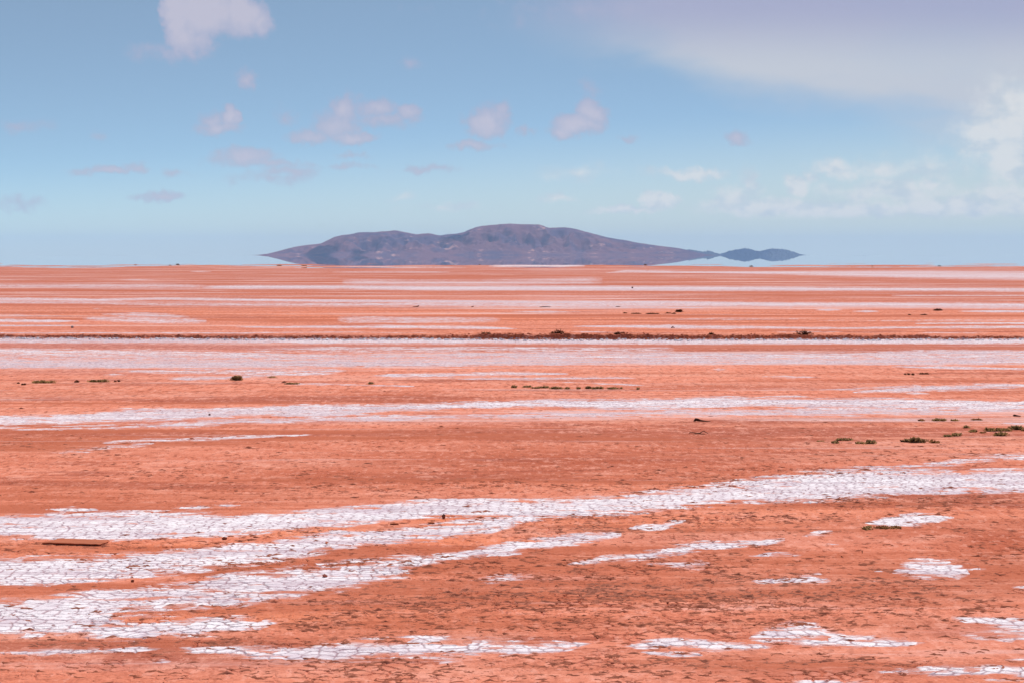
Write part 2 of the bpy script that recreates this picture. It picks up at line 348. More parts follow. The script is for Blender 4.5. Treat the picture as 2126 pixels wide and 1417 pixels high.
def blob(px, py, lst):
    v = np.zeros_like(px)
    for (cx, cy, rx, ry, s) in lst:
        if s == 0: continue
        d = ((px - cx) / rx) ** 2 + ((py - cy) / ry) ** 2
        v = np.maximum(v, s * np.exp(-d))
    return v
def salt_at(px, py):
    """0 = none, .5 = edge, 1 = solid; soft on both sides"""
    out = np.zeros(px.shape, np.float32)
    for s, pts in SALT:
        a = np.array(pts, float); xs = a[:, 0]
        y0, y1 = a[:, 1].min() - 14, a[:, 2].max() + 14
        m = (px > xs[0]) & (px < xs[-1]) & (py > y0) & (py < y1)
        if not m.any(): continue
        X = px[m]; Y = py[m]
        top = np.interp(X, xs, a[:, 1]); bot = np.interp(X, xs, a[:, 2])
        mid = (top + bot) / 2; half = (bot - top) / 2
        soft = np.clip(half * 1.0, 1.0, 3.0 + max(0, np.mean(a[:, 1]) - 780) / 38.0)
        dist = (half - np.abs(Y - mid)) / soft            # 0 at the edge
        endf = np.minimum(np.clip((X - xs[0]) / 30, 0, 1), np.clip((xs[-1] - X) / 30, 0, 1))
        v = s * np.clip(.5 + .5 * dist, 0, 1) * (0.35 + .65 * endf)
        cur = out[m]; out[m] = np.maximum(cur, v)
    return out

def bank_toe(x):
    px = 1063 + x / 68.6 * F
    py = np.interp(px, [-200, 0, 1200, 2126, 2300], [702.5, 702.5, 705, 703.5, 703.5])
    d = F * H / (py - HOR)
    return d + (fbm(x * .5, x * 0 + 3.3, 5, 31) - .5) * 1.6
def bank_h(x):
    px = 1063 + x / 68.6 * F
    b = np.interp(px, [-400, 0, 500, 900, 1000, 1180, 1420, 1700, 1900, 2126, 2500], [.09, .09, .08, .09, .13, .15, .12, .12, .09, .08, .08])
    return b * (.65 + .7 * fbm(x * 1.3, x * 0 + 8.1, 4, 41))
def ground_z(x, y, fine=True):
    z = (fbm(x / 9., y / 14., 3, 3) - .5) * .05 * sst(y, 16, 40)
    toe = bank_toe(x); hb = bank_h(x)
    t_ = y - toe
    rise = sst(t_, 0, .14) * (1 - sst(t_, 1.5, 15))
    z = z + hb * rise
    if fine:
        rough = np.exp(-((t_ - .1) / .35) ** 2)
        z = z + rough * (fbm(x * 5, y * 5, 3, 71) - .35) * .10
    # far shore: the plain sinks irregularly under the shimmering layer
    far = sst(y, 430, 760)
    z = z - far * .34 + sst(y, 380, 500) * (fbm(x / 22., y / 26., 5, 13) - .5) * .85
    return z

# ------------------------------------------------------------------ ground sheet
def rows():
    r = []
    D = 11.9
    while D < 90:
        r.append(D)
        s = .0125 * (D / 13.) ** 1.55
        if 66.8 < D < 70.6: s = .028
        D += s
    while D < 720:
        r.append(D); D += D * D / (F * H) * .42
    neg = [-8000, -5000, -2000, -500, -120, -30, -8, 0, 4, 8, 10, 11, 11.6]
    return np.array(neg + r + [735.], float)
R = rows()
uc = np.linspace(-.288, .288, 1080)
su = []
u = .288; st = .0008
while u < 60: st *= (1.02 if u < .5 else 1.25); u += st; su.append(u)
su = np.array(su)
U = np.concatenate([-su[::-1], uc, su])
YY, UU = np.meshgrid(R, U, indexing='ij')
XX = UU * np.maximum(YY, 12.0)
XX = np.sign(XX) * np.minimum(np.abs(XX), 20000)
XX[:, 0] = -20200; XX[:, -1] = 20200
gx = XX.ravel().astype(np.float32); gy = YY.ravel().astype(np.float32)
near = (gy > 11.5) & (gy < 730) & (np.abs(gx) < gy * .75 + 6)
gz = np.zeros(len(gx), np.float32)
gz[near] = ground_z(gx[near], gy[near])
gz[~near] = ground_z(np.clip(gx[~near], -3000, 3000), gy[~near], False) * (gy[~near] > 11.5)
px, py = np.full(len(gx), -1e4), np.full(len(gx), -1e4)
px[near], py[near] = proj(gx[near].astype(float), gy[near].astype(float), gz[near].astype(float))
SALTV = np.zeros(len(gx), np.float32); 
def fold(p):
    """the pattern goes on past both ends of the traced drifts"""
    q = np.mod(p + 40, 4400.); return np.where(q > 2200, 4400 - q, q) - 40
SALTV[near] = salt_at(fold(px[near]), py[near])
# outside the photographed strip: plain stripes so that the flat goes on sideways
side = (~near) & (gy > 0)
SALTV[side] = np.clip(fbm(gx[side] / 60., gy[side] / 6., 4, 77) * 2.2 - .75, 0, .9)
def blobv(lst):
    v = np.zeros(len(gx), np.float32); v[near] = blob(fold(px[near]), py[near], lst); return v
BR = blobv(BROWN); PU = blobv(PURPLE); OR = blobv(ORANGE); FL = blobv(FLAKE)
# plates of dried mud: real relief where it is near enough to be seen
m = near & (gy < 42)
x_, y_ = gx[m], gy[m]
wx = x_ + (fbm(x_ * 3, y_ * 3, 3, 5) - .5) * .16; wy = y_ + (fbm(x_ * 3, y_ * 3, 3, 6) - .5) * .16
f1, f2, r1, oy1 = cells(wx, wy, 7.6, 50)
e = f2 - f1
fade = 1 - sst(y_, 28, 42)
fl = FL[m]; sa = SALTV[m]
crack0 = 1 - sst(e, .03, .21)
crack = crack0
open_ = sst(fbm(x_ * .8, y_ * .8, 3, 9), .30, .62)
brk = np.maximum(sst(fbm(x_ * 4.2, y_ * 4.2, 3, 19), .46, .62), sst(sa_ := SALTV[m], .35, .6) * .8)
z = gz[m].copy()
crack = crack * brk
z -= crack * (.003 + .020 * open_ * (0.35 + .65 * fl) * (1 - .55 * sst(sa, .35, .6))) * fade
lift = sst(r1, .45, 1.0) * np.clip(1 - e * 2.6, 0, 1) ** 2
z += lift * (.003 + .011 * fl + .007 * sst(sa, .4, .8)) * (1 - crack) * fade
g1, g2, r2, oy2 = cells(wx + 3.3, wy + 1.7, 15.0, 60)
z -= (1 - sst(g2 - g1, .02, .16)) * sst(fbm(x_ * 7, y_ * 7, 2, 29), .42, .56) * .006 * (.5 + .5 * fl) * fade
z += (r2 - .5) * .004 * (.2 + .8 * fl) * fade
z += (fbm(x_ * 14, y_ * 14, 3, 61) - .5) * .006 * (.35 + .65 * fl) * (1 - .5 * sst(sa, .4, .8)) * fade
gz[m] = z
CR = np.zeros(len(gx), np.float32); CR[m] = crack0
nR, nU = len(R), len(U)
idx = np.arange(nR * nU).reshape(nR, nU)
quads = np.stack([idx[:-1, :-1], idx[:-1, 1:], idx[1:, 1:], idx[1:, :-1]], -1).reshape(-1, 4)

# soil material
def soil_nodes(t, use_salt=True):
    P = t.obj()
    n_big = t.noise(t.vec('MULTIPLY', P, (.10, .45, 1)), 1.0, 5, .6)
    n_mid = t.noise(t.vec('MULTIPLY', P, (.7, 1.6, 1)), 1.0, 8, .62)
    n_str = t.noise(t.vec('MULTIPLY', P, (.035, .5, 1)), 1.0, 10, .66)
    n_fin = t.noise(P, 24.0, 7, .7)
    col = t.mix(t.ss(n_mid, .36, .62), (.75, .255, .155), (.65, .200, .115))
    col = t.mix(t.ss(n_big, .46, .70), col, (.72, .285, .19))
    col = t.mix(t.math('MULTIPLY', t.ss(n_str, .52, .66), .55), col, (.47, .135, .068))
    return P, n_big, n_mid, n_str, n_fin, col
gm, t, b = new_mat('cracked_soil')
P, n_big, n_mid, n_str, n_fin, col = soil_nodes(t)
ms = t.noise(t.vec('MULTIPLY', P, (.010, .075, 1)), 1.0, 13, .74)
ms2 = t.noise(t.vec('MULTIPLY', t.vec('ADD', P, (31, 17, 0)), (.014, .11, 1)), 1.0, 13, .74)
aS = t.attr('salt'); aB = t.attr('brown'); aP = t.attr('purple'); aO = t.attr('orange'); aF = t.attr('flake'); aC = t.attr('crack')
col = t.mix(t.math('MULTIPLY', aO, t.ss(n_mid, .7, .3, .45, .95)), col, (.76, .225, .098))
col = t.mix(t.math('MULTIPLY', aB, t.ss(n_str, .3, .6, .65, 1.)), col, (.41, .088, .037))
col = t.mix(t.math('MULTIPLY', aP, t.ss(n_str, .3, .6, .5, .95)), col, (.42, .155, .135))
ffar = t.ss(t.sep(P)[1], 55, 180)
col = t.mix(t.math('MULTIPLY', ffar, .88), col, (.455, .118, .064))
st3 = t.noise(t.vec('MULTIPLY', t.vec('ADD', P, (5, 3, 0)), (.045, .22, 1)), 1.0, 8, .72)
col = t.mix(t.math('MULTIPLY', t.ss(st3, .53, .58), .75), col, (.34, .080, .045))
col = t.mix(t.math('MULTIPLY', t.math('MULTIPLY', ffar, t.ss(st3, .445, .40)), .55), col, (.70, .46, .42))
gr = t.noise(P, 1.3, 11, .82)
col = t.mix(t.ss(gr, .51, .575, 0, .30), col, (.47, .110, .055))
col = t.mix(t.ss(gr, .470, .415, 0, .50), col, (.80, .36, .26))
st4 = t.noise(t.vec('MULTIPLY', t.vec('ADD', P, (15, 13, 0)), (.030, .30, 1)), 1.0, 7, .70)
col = t.mix(t.math('MULTIPLY', t.math('MULTIPLY', ffar, t.ss(st4, .575, .61)), .85), col, (.78, .66, .68))
sp2 = t.noise(t.vec('MULTIPLY', P, (9.0, 3.2, 1)), 1.0, 3, .6)
sp3 = t.noise(t.vec('MULTIPLY', t.vec('ADD', P, (3, 8, 0)), (5.0, 1.3, 1)), 1.0, 3, .6)
yy = t.sep(P)[1]
col = t.mix(t.math('MULTIPLY', t.math('MULTIPLY', t.ss(sp2, .57, .63), .62), t.ss(yy, 12, 22, .45, 1)), col, (.27, .060, .030))
col = t.mix(t.math('MULTIPLY', t.math('MULTIPLY', t.ss(sp3, .57, .63), .50), t.ss(yy, 24, 45)), col, (.28, .065, .032))
col = t.mix(t.math('MULTIPLY', t.math('MULTIPLY', t.ss(sp3, .42, .36), .35), t.ss(yy, 24, 45)), col, (.85, .42, .32))
col = t.mix(t.math('MULTIPLY', t.ss(sp2, .43, .37), .35), col, (.85, .40, .30))
# fine speckle of grit, with clod shadows painted in as dark spots
col = t.mix(t.ss(n_fin, .52, .68, 0, .45), col, (.36, .10, .05))
col = t.mix(t.ss(n_fin, .46, .34, 0, .35), col, (.80, .36, .25))
sp = t.noise(t.vec('MULTIPLY', P, (8.0, 8.0, 1)), 1.0, 5, .65)
spm = t.math('MULTIPLY', t.ss(sp, .55, .63), t.math('MULTIPLY_ADD', t.ss(n_mid, .62, .4), .30, .06))
col = t.mix(spm, col, (.30, .075, .035))
# pale thin salt bloom in streaks
wisp = t.noise(t.vec('MULTIPLY', P, (.10, 1.5, 1)), 1.0, 12, .68)
bloom = t.math('MAXIMUM', t.math('MULTIPLY', t.ss(wisp, .57, .70), .35), t.math('MULTIPLY', t.ss(ms2, .545, .60), .60))
col = t.mix(t.math('MULTIPLY', t.ss(ms2, .485, .425), .85), col, (.45, .115, .055))
col = t.mix(bloom, col, (.74, .50, .46))
# solid salt with ragged, streaked edges
e1 = t.noise(t.vec('MULTIPLY', P, (.55, 3.2, 1)), 1.0, 12, .66)
e2_ = t.noise(t.vec('MULTIPLY', P, (3.5, 7.0, 1)), 1.0, 7, .6)
wr = t.vec('ADD', P, t.vec('MULTIPLY', t.vec('SUBTRACT', t.noise(P, 3.0, 3, .5, color=True), (.5, .5, .5)), (.22, .22, 0)))
ed = t.vor(wr, 7.6, 'DISTANCE_TO_EDGE')
cid = t.sep(t.vor(wr, 4.6, 'F1', 'Color'))[0]
ed2 = t.vor(wr, 17.0, 'DISTANCE_TO_EDGE')
k = t.math('ADD', aS, t.math('MULTIPLY', t.math('SUBTRACT', e1, .5), 3.3))
k = t.math('ADD', k, t.math('MULTIPLY', t.math('SUBTRACT', e2_, .5), 2.0))
k = t.math('ADD', k, t.math('MULTIPLY', t.math('SUBTRACT', cid, .5), .55))
k = t.math('ADD', k, t.math('MULTIPLY', t.math('SUBTRACT', ms, .5), 2.6))
salt = t.math('MULTIPLY', t.ss(k, .36, .70), t.ss(aS, .04, .20))
fr = t.math('MULTIPLY', t.ss(k, .12, .44), t.ss(aS, .01, .22))
col = t.mix(t.math('MULTIPLY', fr, .55), col, (.60, .36, .34))          # mud dusted with salt
open_n = t.ss(t.noise(P, 2.0, 5, .65), .36, .60)
ck1 = t.math('MULTIPLY', t.ss(ed, .12, .03), t.math('MULTIPLY_ADD', open_n, .45, .55))
ck2 = t.math('MULTIPLY', t.ss(ed2, .07, .015), t.math('MULTIPLY', open_n, .45))
py_ = t.sep(P)[1]
farf = t.ss(py_, 27, 40)
nearc = t.math('MULTIPLY', t.math('MULTIPLY', aC, t.math('SUBTRACT', 1.0, farf)), t.math('MULTIPLY_ADD', open_n, .45, .55))
ck_ = t.math('MAXIMUM', t.math('MAXIMUM', t.math('MULTIPLY', ck1, farf), ck2), nearc)
saltc = t.mix(t.ss(t.noise(P, 2.2, 7, .6), .35, .68), (.88, .83, .835), (.77, .70, .72))
saltc = t.mix(t.ss(t.noise(t.vec('MULTIPLY', P, (.25, 2.4, 1)), 1.0, 11, .66), .48, .62, 0, .7), saltc, (.58, .46, .50))
saltc = t.mix(t.ss(t.noise(P, 1.6, 8, .7), .53, .60, 0, .5), saltc, (.62, .50, .55))
saltc = t.mix(t.ss(ms2, .49, .57, 0, .7), saltc, (.62, .47, .49))
saltc = t.mix(t.math('MULTIPLY', ck_, .92), saltc, (.31, .17, .20))
col = t.mix(t.math('MULTIPLY', salt, .97), col, saltc)
t.put(b.inputs['Base Color'], col)
hgt = t.math('ADD', t.math('MULTIPLY', n_fin, .35), t.math('MULTIPLY', sp, .65))
hgt = t.math('SUBTRACT', hgt, t.math('MULTIPLY', t.math('MULTIPLY', ck_, salt), .30))
t.put(b.inputs['Normal'], t.bump(hgt, .55, .024))
b.inputs['Roughness'].default_value = .95

ground = fast_mesh('ground', np.stack([gx, gy, gz], 1), quads, gm, smooth=False)
for nm, arr in (('salt', SALTV), ('brown', BR), ('purple', PU), ('orange', OR), ('flake', FL), ('crack', CR)):
    a_ = ground.data.attributes.new(nm, 'FLOAT', 'POINT'); a_.data.foreach_set('value', arr.astype(np.float32))
tag(ground, 'cracked orange clay flat striped with white salt crust', None, None, 'structure')

# ------------------------------------------------------------------ shimmering layer over the far flat (mirage that mirrors hills and sky)
wm, t, b = new_mat('mirage_mirror')
b.inputs['Metallic'].default_value = 1.0; b.inputs['Base Color'].default_value = (.97, .975, .98, 1)
b.inputs['Roughness'].default_value = 0.006
wx0 = 20200
wv = [(-wx0, 440, -.06), (wx0, 440, -.06), (wx0, 21000, -.06), (-wx0, 21000, -.06)]
mirage_sheet = mesh_obj('mirage_sheet', wv, [(0, 1, 2, 3)], wm)
tag(mirage_sheet, 'mirror sheet added for the shimmering mirage beyond the far edge of the flat', None, None, 'structure')

# ------------------------------------------------------------------ hills
def hill(name, prof, y0, depth, tilt_seed, mat, label, xs_pad=0, rough=1.0, nx=420, ny=110, ridge=.62):
    pxs = np.array([p[0] for p in prof], float); pys = np.array([p[1] for p in prof], float)
    gp = np.linspace(pxs[0], pxs[-1], nx)
    tt = np.linspace(0, 1, ny)
    V = np.zeros((ny, nx, 3))
    yr = y0 + depth * ridge
    for j, s in enumerate(tt):
        y = y0 + depth * s
        a = (gp - 1063) / F
        X = a * yr * 1.0
        V[j, :, 0] = X; V[j, :, 1] = y
        Hh = np.interp(gp, pxs, pys)
        top = (HOR - Hh) / F * yr + H
        top = np.maximum(top, 0)
        sh = np.sin(min(s / ridge, 1) * math.pi / 2) ** 1.25 if s <= ridge else math.cos((s - ridge) / (1 - ridge) * math.pi / 2)
        sc_ = y0 / 12000.
        nx_ = X / (150. * sc_); ny_ = y / (230. * sc_)
        rd = 1 - 2 * np.abs(fbm(nx_ + np.float64(.0), np.full(nx, ny_ * .6) + nx_ * .25, 4, tilt_seed) - .5)
        rd2 = 1 - 2 * np.abs(fbm(nx_ * 3.1, np.full(nx, ny_ * 2.2), 4, tilt_seed + 9) - .5)
        wgt = 4 * min(sh, 1) * (1 - sh)
        Z = top * sh * (1 - .62 * wgt * (1 - rd) * 2.0 * rough) - top * wgt * .18 * (1 - rd2) * rough
        V[j, :, 2] = np.maximum(Z, 0) + (top * (.035 if nx > 200 else .9) * (fbm(nx_ * 14, np.full(nx, ny_ * 9), 3, 99) - .5)) - .3 * (sh <= 0)
    V[0, :, 2] = -2; V[-1, :, 2] = -2; V[:, 0, 2] = -2; V[:, -1, 2] = -2
    idx = np.arange(nx * ny).reshape(ny, nx)
    q = np.stack([idx[:-1, :-1], idx[:-1, 1:], idx[1:, 1:], idx[1:, :-1]], -1).reshape(-1, 4)
    o = fast_mesh(name, V.reshape(-1, 3), q, mat, smooth=True)
    tag(o, label, None, None, 'structure')
    return o
hm, t, b = new_mat('hill_scrub')
P = t.obj()
q1 = t.noise(P, .0030, 6, .6); q2 = t.noise(t.vec('MULTIPLY', P, (1, .5, 2.5)), .010, 7, .62)
c_ = t.mix(t.ss(q1, .42, .60), (.175, .070, .080), (.078, .046, .088))
c_ = t.mix(t.ss(q2, .50, .66, 0, .5), c_, (.24, .105, .10))
c_ = t.mix(t.ss(t.noise(t.vec('MULTIPLY', P, (1, .6, 3)), .0065, 7, .65), .60, .68, 0, .8), c_, (.58, .31, .24))
t.put(b.inputs['Base Color'], c_)
t.put(b.inputs['Normal'], t.bump(t.noise(P, .012, 4, .5), .5, 14))
PROF = [(540,531),(552,530.5),(560,529),(575,524),(595,518),(618,512),(640,509),(667,506),(684,498),(697,492),(711,488.6),(728,487),(746,483),(762,482.5),(778,483),(793,481),(808,480.5),(820,478.5),(831,480.5),(842,483),(866,487),(880,485.5),(891,485),(902,487),(914,489.5),(930,487),(945,486),(962,483),(975,477),(989,472),(1006,469),(1025,467.3),(1042,466),(1060,465),(1080,465.8),(1100,466.5),(1120,466.7),(1128,469.5),(1139,474),(1155,473),(1173,472.3),(1190,475),(1207,479.4),(1225,484),(1242,488.5),(1258,492.7),(1278,496.5),(1297,499),(1312,502),(1326,504.8),(1348,508),(1371,511.3),(1392,513.5),(1410,516),(1430,521),(1450,526),(1462,529)]
hill('hill', PROF, 11600, 1500, 200, hm, 'broad purple brown hill rising beyond the salt flat')
ISL1 = [(1400,529),(1420,521),(1435,519.5),(1448,523),(1458,523.5),(1467,521.8),(1478,523.5),(1488,526.5),(1498,529)]
ISL2 = [(1492,529),(1503,525.5),(1515,522),(1528,519.5),(1546,517.3),(1556,518.5),(1566,521.5),(1576,522.5),(1588,520.5),(1600,518),(1608,517.3),(1620,519),(1632,520),(1642,522.5),(1650,526.5),(1658,529)]
im, t, b = new_mat('far_scrub'); t.put(b.inputs['Base Color'], t.mix(t.noise(t.obj(), .01, 5, .6), (.02, .03, .035), (.05, .06, .06)))
hill('hill', ISL1, 17500, 900, 300, im, 'small blue hill touching the right foot of the broad hill', nx=90, ny=24, rough=.4)
hill('hill', ISL2, 19500, 1000, 320, im, 'detached low blue hill floating right of the broad hill', nx=140, ny=24, rough=.4)

# real clouds high behind the camera's view whose shadows fall on the hill
cm, t, b = new_mat('cloud_white'); b.inputs['Base Color'].default_value = (.9, .9, .92, 1)
sd = np.array([math.sin(math.radians(SUN_AZ)) * math.cos(math.radians(SUN_EL)), math.cos(math.radians(SUN_AZ)) * math.cos(math.radians(SUN_EL)), math.sin(math.radians(SUN_EL))])
for ci, (cpx, cy, cz, crx, cry) in enumerate([(672, 11900, 50, 95, 330), (748, 11750, 10, 48, 120), (948, 12250, 110, 75, 90), (1535, 20000, 20, 330, 500)]):
    p0 = np.array([(cpx - 1063) / F * cy, cy, cz]) + sd * (3200 / sd[2])
    vs, fs = [], []; nu_, nv_ = 40, 12
    for j in range(nv_ + 1):
        th = math.pi * j / nv_
        for i in range(nu_):
            ph = 2 * math.pi * i / nu_
            k_ = .75 + .5 * float(fbm(np.array([math.cos(ph) * 1.6 + ci * 9.]), np.array([math.sin(ph) * 1.6 + math.cos(th)]), 3, 400)[0])
            vs.append((math.sin(th) * math.cos(ph) * crx * k_, math.sin(th) * math.sin(ph) * cry * k_, math.cos(th) * 60 * k_))
    for j in range(nv_):
        for i in range(nu_): fs.append((j * nu_ + i, j * nu_ + (i + 1) % nu_, (j + 1) * nu_ + (i + 1) % nu_, (j + 1) * nu_ + i))
    o = mesh_obj('cloud', vs, fs, cm, smooth=True); o.location = tuple(p0)
    tag(o, 'small white cloud high above the hills, out of the picture', None, None, 'structure')

# ------------------------------------------------------------------ stuff: curled mud flakes and bank clods
sm, t, b = new_mat('shade_dark_mud')
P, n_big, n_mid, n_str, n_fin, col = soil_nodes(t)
col = t.mix(.6, col, (.17, .042, .018)); col = t.mix(t.ss(n_fin, .52, .68, 0, .4), col, (.15, .04, .02))  # mud darkened so the deep shade of the curled edges is in the colour
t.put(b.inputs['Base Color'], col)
def scatter_flakes(n):
    # candidates by area of sight, kept with the density map
    pys = 560 + (1440 - 560) * rng.random(n * 7) ** .75
    pxs = -560 + 3246 * rng.random(n * 7)
    dens = blob(fold(pxs), pys, FLAKE) * .9 + .035
    cl = (.15 + sst(vnoise(pxs / 40., pys / 7., 901), .35, .85)) * (.25 + vnoise(pxs / 150., pys / 26., 903)) * 1.6
    dens = dens * cl * np.clip((pys - 780) / 160, 0.0, 1)
    dens = dens * np.where(salt_at(fold(pxs), pys) > .5, .22, 1)
    keep = rng.random(n * 7) < dens * .85
    pxs, pys = pxs[keep][:n], pys[keep][:n]
    e = (-(pys - 708.5) / F); yv = math.cos(PITCH) + e * math.sin(PITCH); zv = -math.sin(PITCH) + e * math.cos(PITCH)
    Y = -H / (zv / yv); X = (pxs - 1063) / F / yv * Y
    X = X.astype(np.float32); Y = Y.astype(np.float32)
    wx = X + (fbm(X * 3, Y * 3, 3, 5) - .5) * .16; wy = Y + (fbm(X * 3, Y * 3, 3, 6) - .5) * .16
    a1, a2, _, _ = cells(wx, wy, 7.6, 50)
    kk = (a2 - a1 < .20) | (rng.random(len(X)) < .25)
    return X[kk], Y[kk]
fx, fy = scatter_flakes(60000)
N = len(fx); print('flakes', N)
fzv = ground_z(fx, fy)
na, nb = 6, 3
S = (.012 + .044 * rng.random(N) ** 2.4 + .022 * (rng.random(N) < .04)) * (0.8 + fy / 90.)
yaw = rng.normal(0, .5, N)
curv = rng.uniform(-.9, 1.2, N); hh = rng.uniform(.05, .25, N)
V = np.zeros((N, nb, na, 3), np.float32)
for i in range(na):
    a = i / (na - 1) * 2 - 1
    jit = rng.normal(0, .10, N)
    taper = (1 - .8 * abs(a) ** 1.3) * rng.uniform(.45, 1.3, N)
    for j in range(nb):
        v = j / (nb - 1)
        lx = a * S * 1.15 + jit * S * .3; 
        ly = (curv * a * a + .35 * v * v) * S + jit * S * .5
        lz = v * S * hh * taper * 1.35 * (1 + jit) - .002 
        V[:, j, i, 0] = fx + lx * np.cos(yaw) - ly * np.sin(yaw)
        V[:, j, i, 1] = fy + lx * np.sin(yaw) + ly * np.cos(yaw) 
        V[:, j, i, 2] = fzv + lz
base = (np.arange(N) * na * nb)[:, None]
q = []
for j in range(nb - 1):
    for i in range(na - 1):
        q.append([j * na + i, j * na + i + 1, (j + 1) * na + i + 1, (j + 1) * na + i])
q = np.array(q)
Q = (base[:, :, None] + q[None]).reshape(-1, 4)
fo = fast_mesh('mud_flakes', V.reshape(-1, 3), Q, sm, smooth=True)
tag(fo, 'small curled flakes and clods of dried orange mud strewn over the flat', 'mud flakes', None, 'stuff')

def lumps(name, X, Y, Z, S, mat, squash=.7):
    bm_v = []; 
    phi = (1 + 5 ** .5) / 2
    iv = np.array([(-1, phi, 0), (1, phi, 0), (-1, -phi, 0), (1, -phi, 0), (0, -1, phi), (0, 1, phi), (0, -1, -phi), (0, 1, -phi), (phi, 0, -1), (phi, 0, 1), (-phi, 0, -1), (-phi, 0, 1)], float) / 1.9
    fc = np.array([(0, 11, 5), (0, 5, 1), (0, 1, 7), (0, 7, 10), (0, 10, 11), (1, 5, 9), (5, 11, 4), (11, 10, 2), (10, 7, 6), (7, 1, 8), (3, 9, 4), (3, 4, 2), (3, 2, 6), (3, 6, 8), (3, 8, 9), (4, 9, 5), (2, 4, 11), (6, 2, 10), (8, 6, 7), (9, 8, 1)])
    n = len(X)
    V = iv[None] * (1 + rng.normal(0, .22, (n, 12, 1))) * S[:, None, None]
    V = V * np.array([1.25, 1.0, squash]) * rng.uniform(.7, 1.3, (n, 1, 3))
    V[:, :, 0] += X[:, None]; V[:, :, 1] += Y[:, None]; V[:, :, 2] += Z[:, None]
    Fq = (np.arange(n)[:, None, None] * 12 + fc[None]).reshape(-1, 3)
    return fast_mesh(name, V.reshape(-1, 3), Fq, mat, smooth=False)
n = 7000
bx_ = rng.uniform(-20.5, 20.5, n); bt = bank_toe(bx_)
wide = np.interp(1063 + bx_ / 68.6 * F, [0, 900, 1000, 1400, 1900, 2126], [.5, .7, 1.0, 1.0, .6, .6])
keepb = rng.random(n) < wide
bx_ = bx_[keepb]; bt = bt[keepb]; n = len(bx_)
by_ = bt + np.where(rng.random(n) < .86, rng.normal(.04, .08, n), rng.normal(.6, .7, n) * wide[keepb]); bs = .010 + .036 * rng.random(n) ** 3 * (.35 + .6 * wide[keepb])
dm, t, b = new_mat('dark_clod')
t.put(b.inputs['Base Color'], t.mix(t.noise(t.obj(), 6, 4, .6), (.36, .09, .04), (.62, .19, .095)))
bo = lumps('clods', bx_, by_, ground_z(bx_, by_) + bs * .2, bs, dm)
tag(bo, 'crumbly dark red clods heaped along the low bank across the flat', 'clods', None, 'stuff')
n = 1500
bx_ = rng.uniform(-20.5, 20.5, n); by_ = bank_toe(bx_) - rng.uniform(.05, 1.1, n); bs = .015 + .035 * rng.random(n) ** 2
slm, t, b = new_mat('salt_lump'); t.put(b.inputs['Base Color'], t.mix(t.noise(t.obj(), 5, 4, .6), (.60, .52, .54), (.78, .74, .78)))
bo2 = lumps('salt_lumps', bx_, by_, ground_z(bx_, by_) + bs * .2, bs, slm)
tag(bo2, 'white salt crusted lumps along the foot of the low bank', 'salt lumps', None, 'stuff')

# ------------------------------------------------------------------ things
def leaf_mat(name, a, b_):
    m_, t, b = new_mat(name)
    c_ = t.mix(t.ss(t.noise(t.obj(), 9, 4, .6), .38, .62), a, b_)
    t.put(b.inputs['Base Color'], c_)
    tr = t.n.new('ShaderNodeBsdfTranslucent'); t.put(tr.inputs[0], c_)
    mx = t.n.new('ShaderNodeMixShader'); mx.inputs[0].default_value = .55
    t.l.new(b.outputs[0], mx.inputs[1]); t.l.new(tr.outputs[0], mx.inputs[2])
    t.l.new(mx.outputs[0], t.n['Material Output'].inputs[0])
    return m_
OLIVE = leaf_mat('olive_leaf', (.30, .19, .075), (.46, .29, .125))
GREEN = leaf_mat('green_leaf', (.27, .175, .075), (.42, .27, .125))
DRY = leaf_mat('dry_leaf', (.26, .12, .05), (.36, .19, .08))
DARK = leaf_mat('dark_twig', (.10, .04, .02), (.17, .06, .03))
WOOD = leaf_mat('weathered_wood', (.12, .055, .035), (.22, .10, .06))
def base_of(px, py):
    x, y = at(px, py)
    return x, y, float(ground_z(np.array([x]), np.array([y]), False)[0])
def blades(wm_, hm_, dm_, n, rnd, L, lumpy=3):
    """leafy dome: n small sprigs over several overlapping mounds"""
    vs, fs = [], []
    mounds = [(rnd.uniform(-.36, .36) * wm_, rnd.uniform(-.3, .3) * dm_, rnd.uniform(.45, 1)) for _ in range(lumpy)]
    mounds.append((0, 0, .9))
    for _ in range(n):
        mx, my, mh = rnd.choice(mounds)
        a = rnd.uniform(0, 2 * math.pi); r = abs(rnd.gauss(0, .45))
        r = min(r, 1.1)
        x = mx + math.cos(a) * r * wm_ * .30 * (1.2 if lumpy > 2 else 1.6); y = my + math.sin(a) * r * dm_ * .4
        if abs(x) > wm_ * .52: continue
        z = hm_ * mh * max(0, 1 - (r / 1.15) ** 2) * rnd.uniform(.15, .95)
        l = L * rnd.uniform(.6, 1.3); wd = l * .28
        d = (rnd.gauss(0, .5) + x / wm_, rnd.gauss(0, .5), rnd.uniform(.5, 1.2))
        k_ = math.sqrt(sum(c * c for c in d)); d = [c / k_ * l for c in d]
        s = rnd.uniform(0, math.pi); sx_, sy_ = math.cos(s) * wd, math.sin(s) * wd
        i = len(vs)
        vs += [(x - sx_ * .5, y - sy_ * .5, z), (x + sx_ * .5, y + sy_ * .5, z), (x + d[0] * .6 + sx_, y + d[1] * .6 + sy_, z + d[2] * .6), (x + d[0], y + d[1], z + d[2]), (x + d[0] * .6 - sx_, y + d[1] * .6 - sy_, z + d[2] * .6)]
        fs.append((i, i + 1, i + 2, i + 3, i + 4))
    return vs, fs
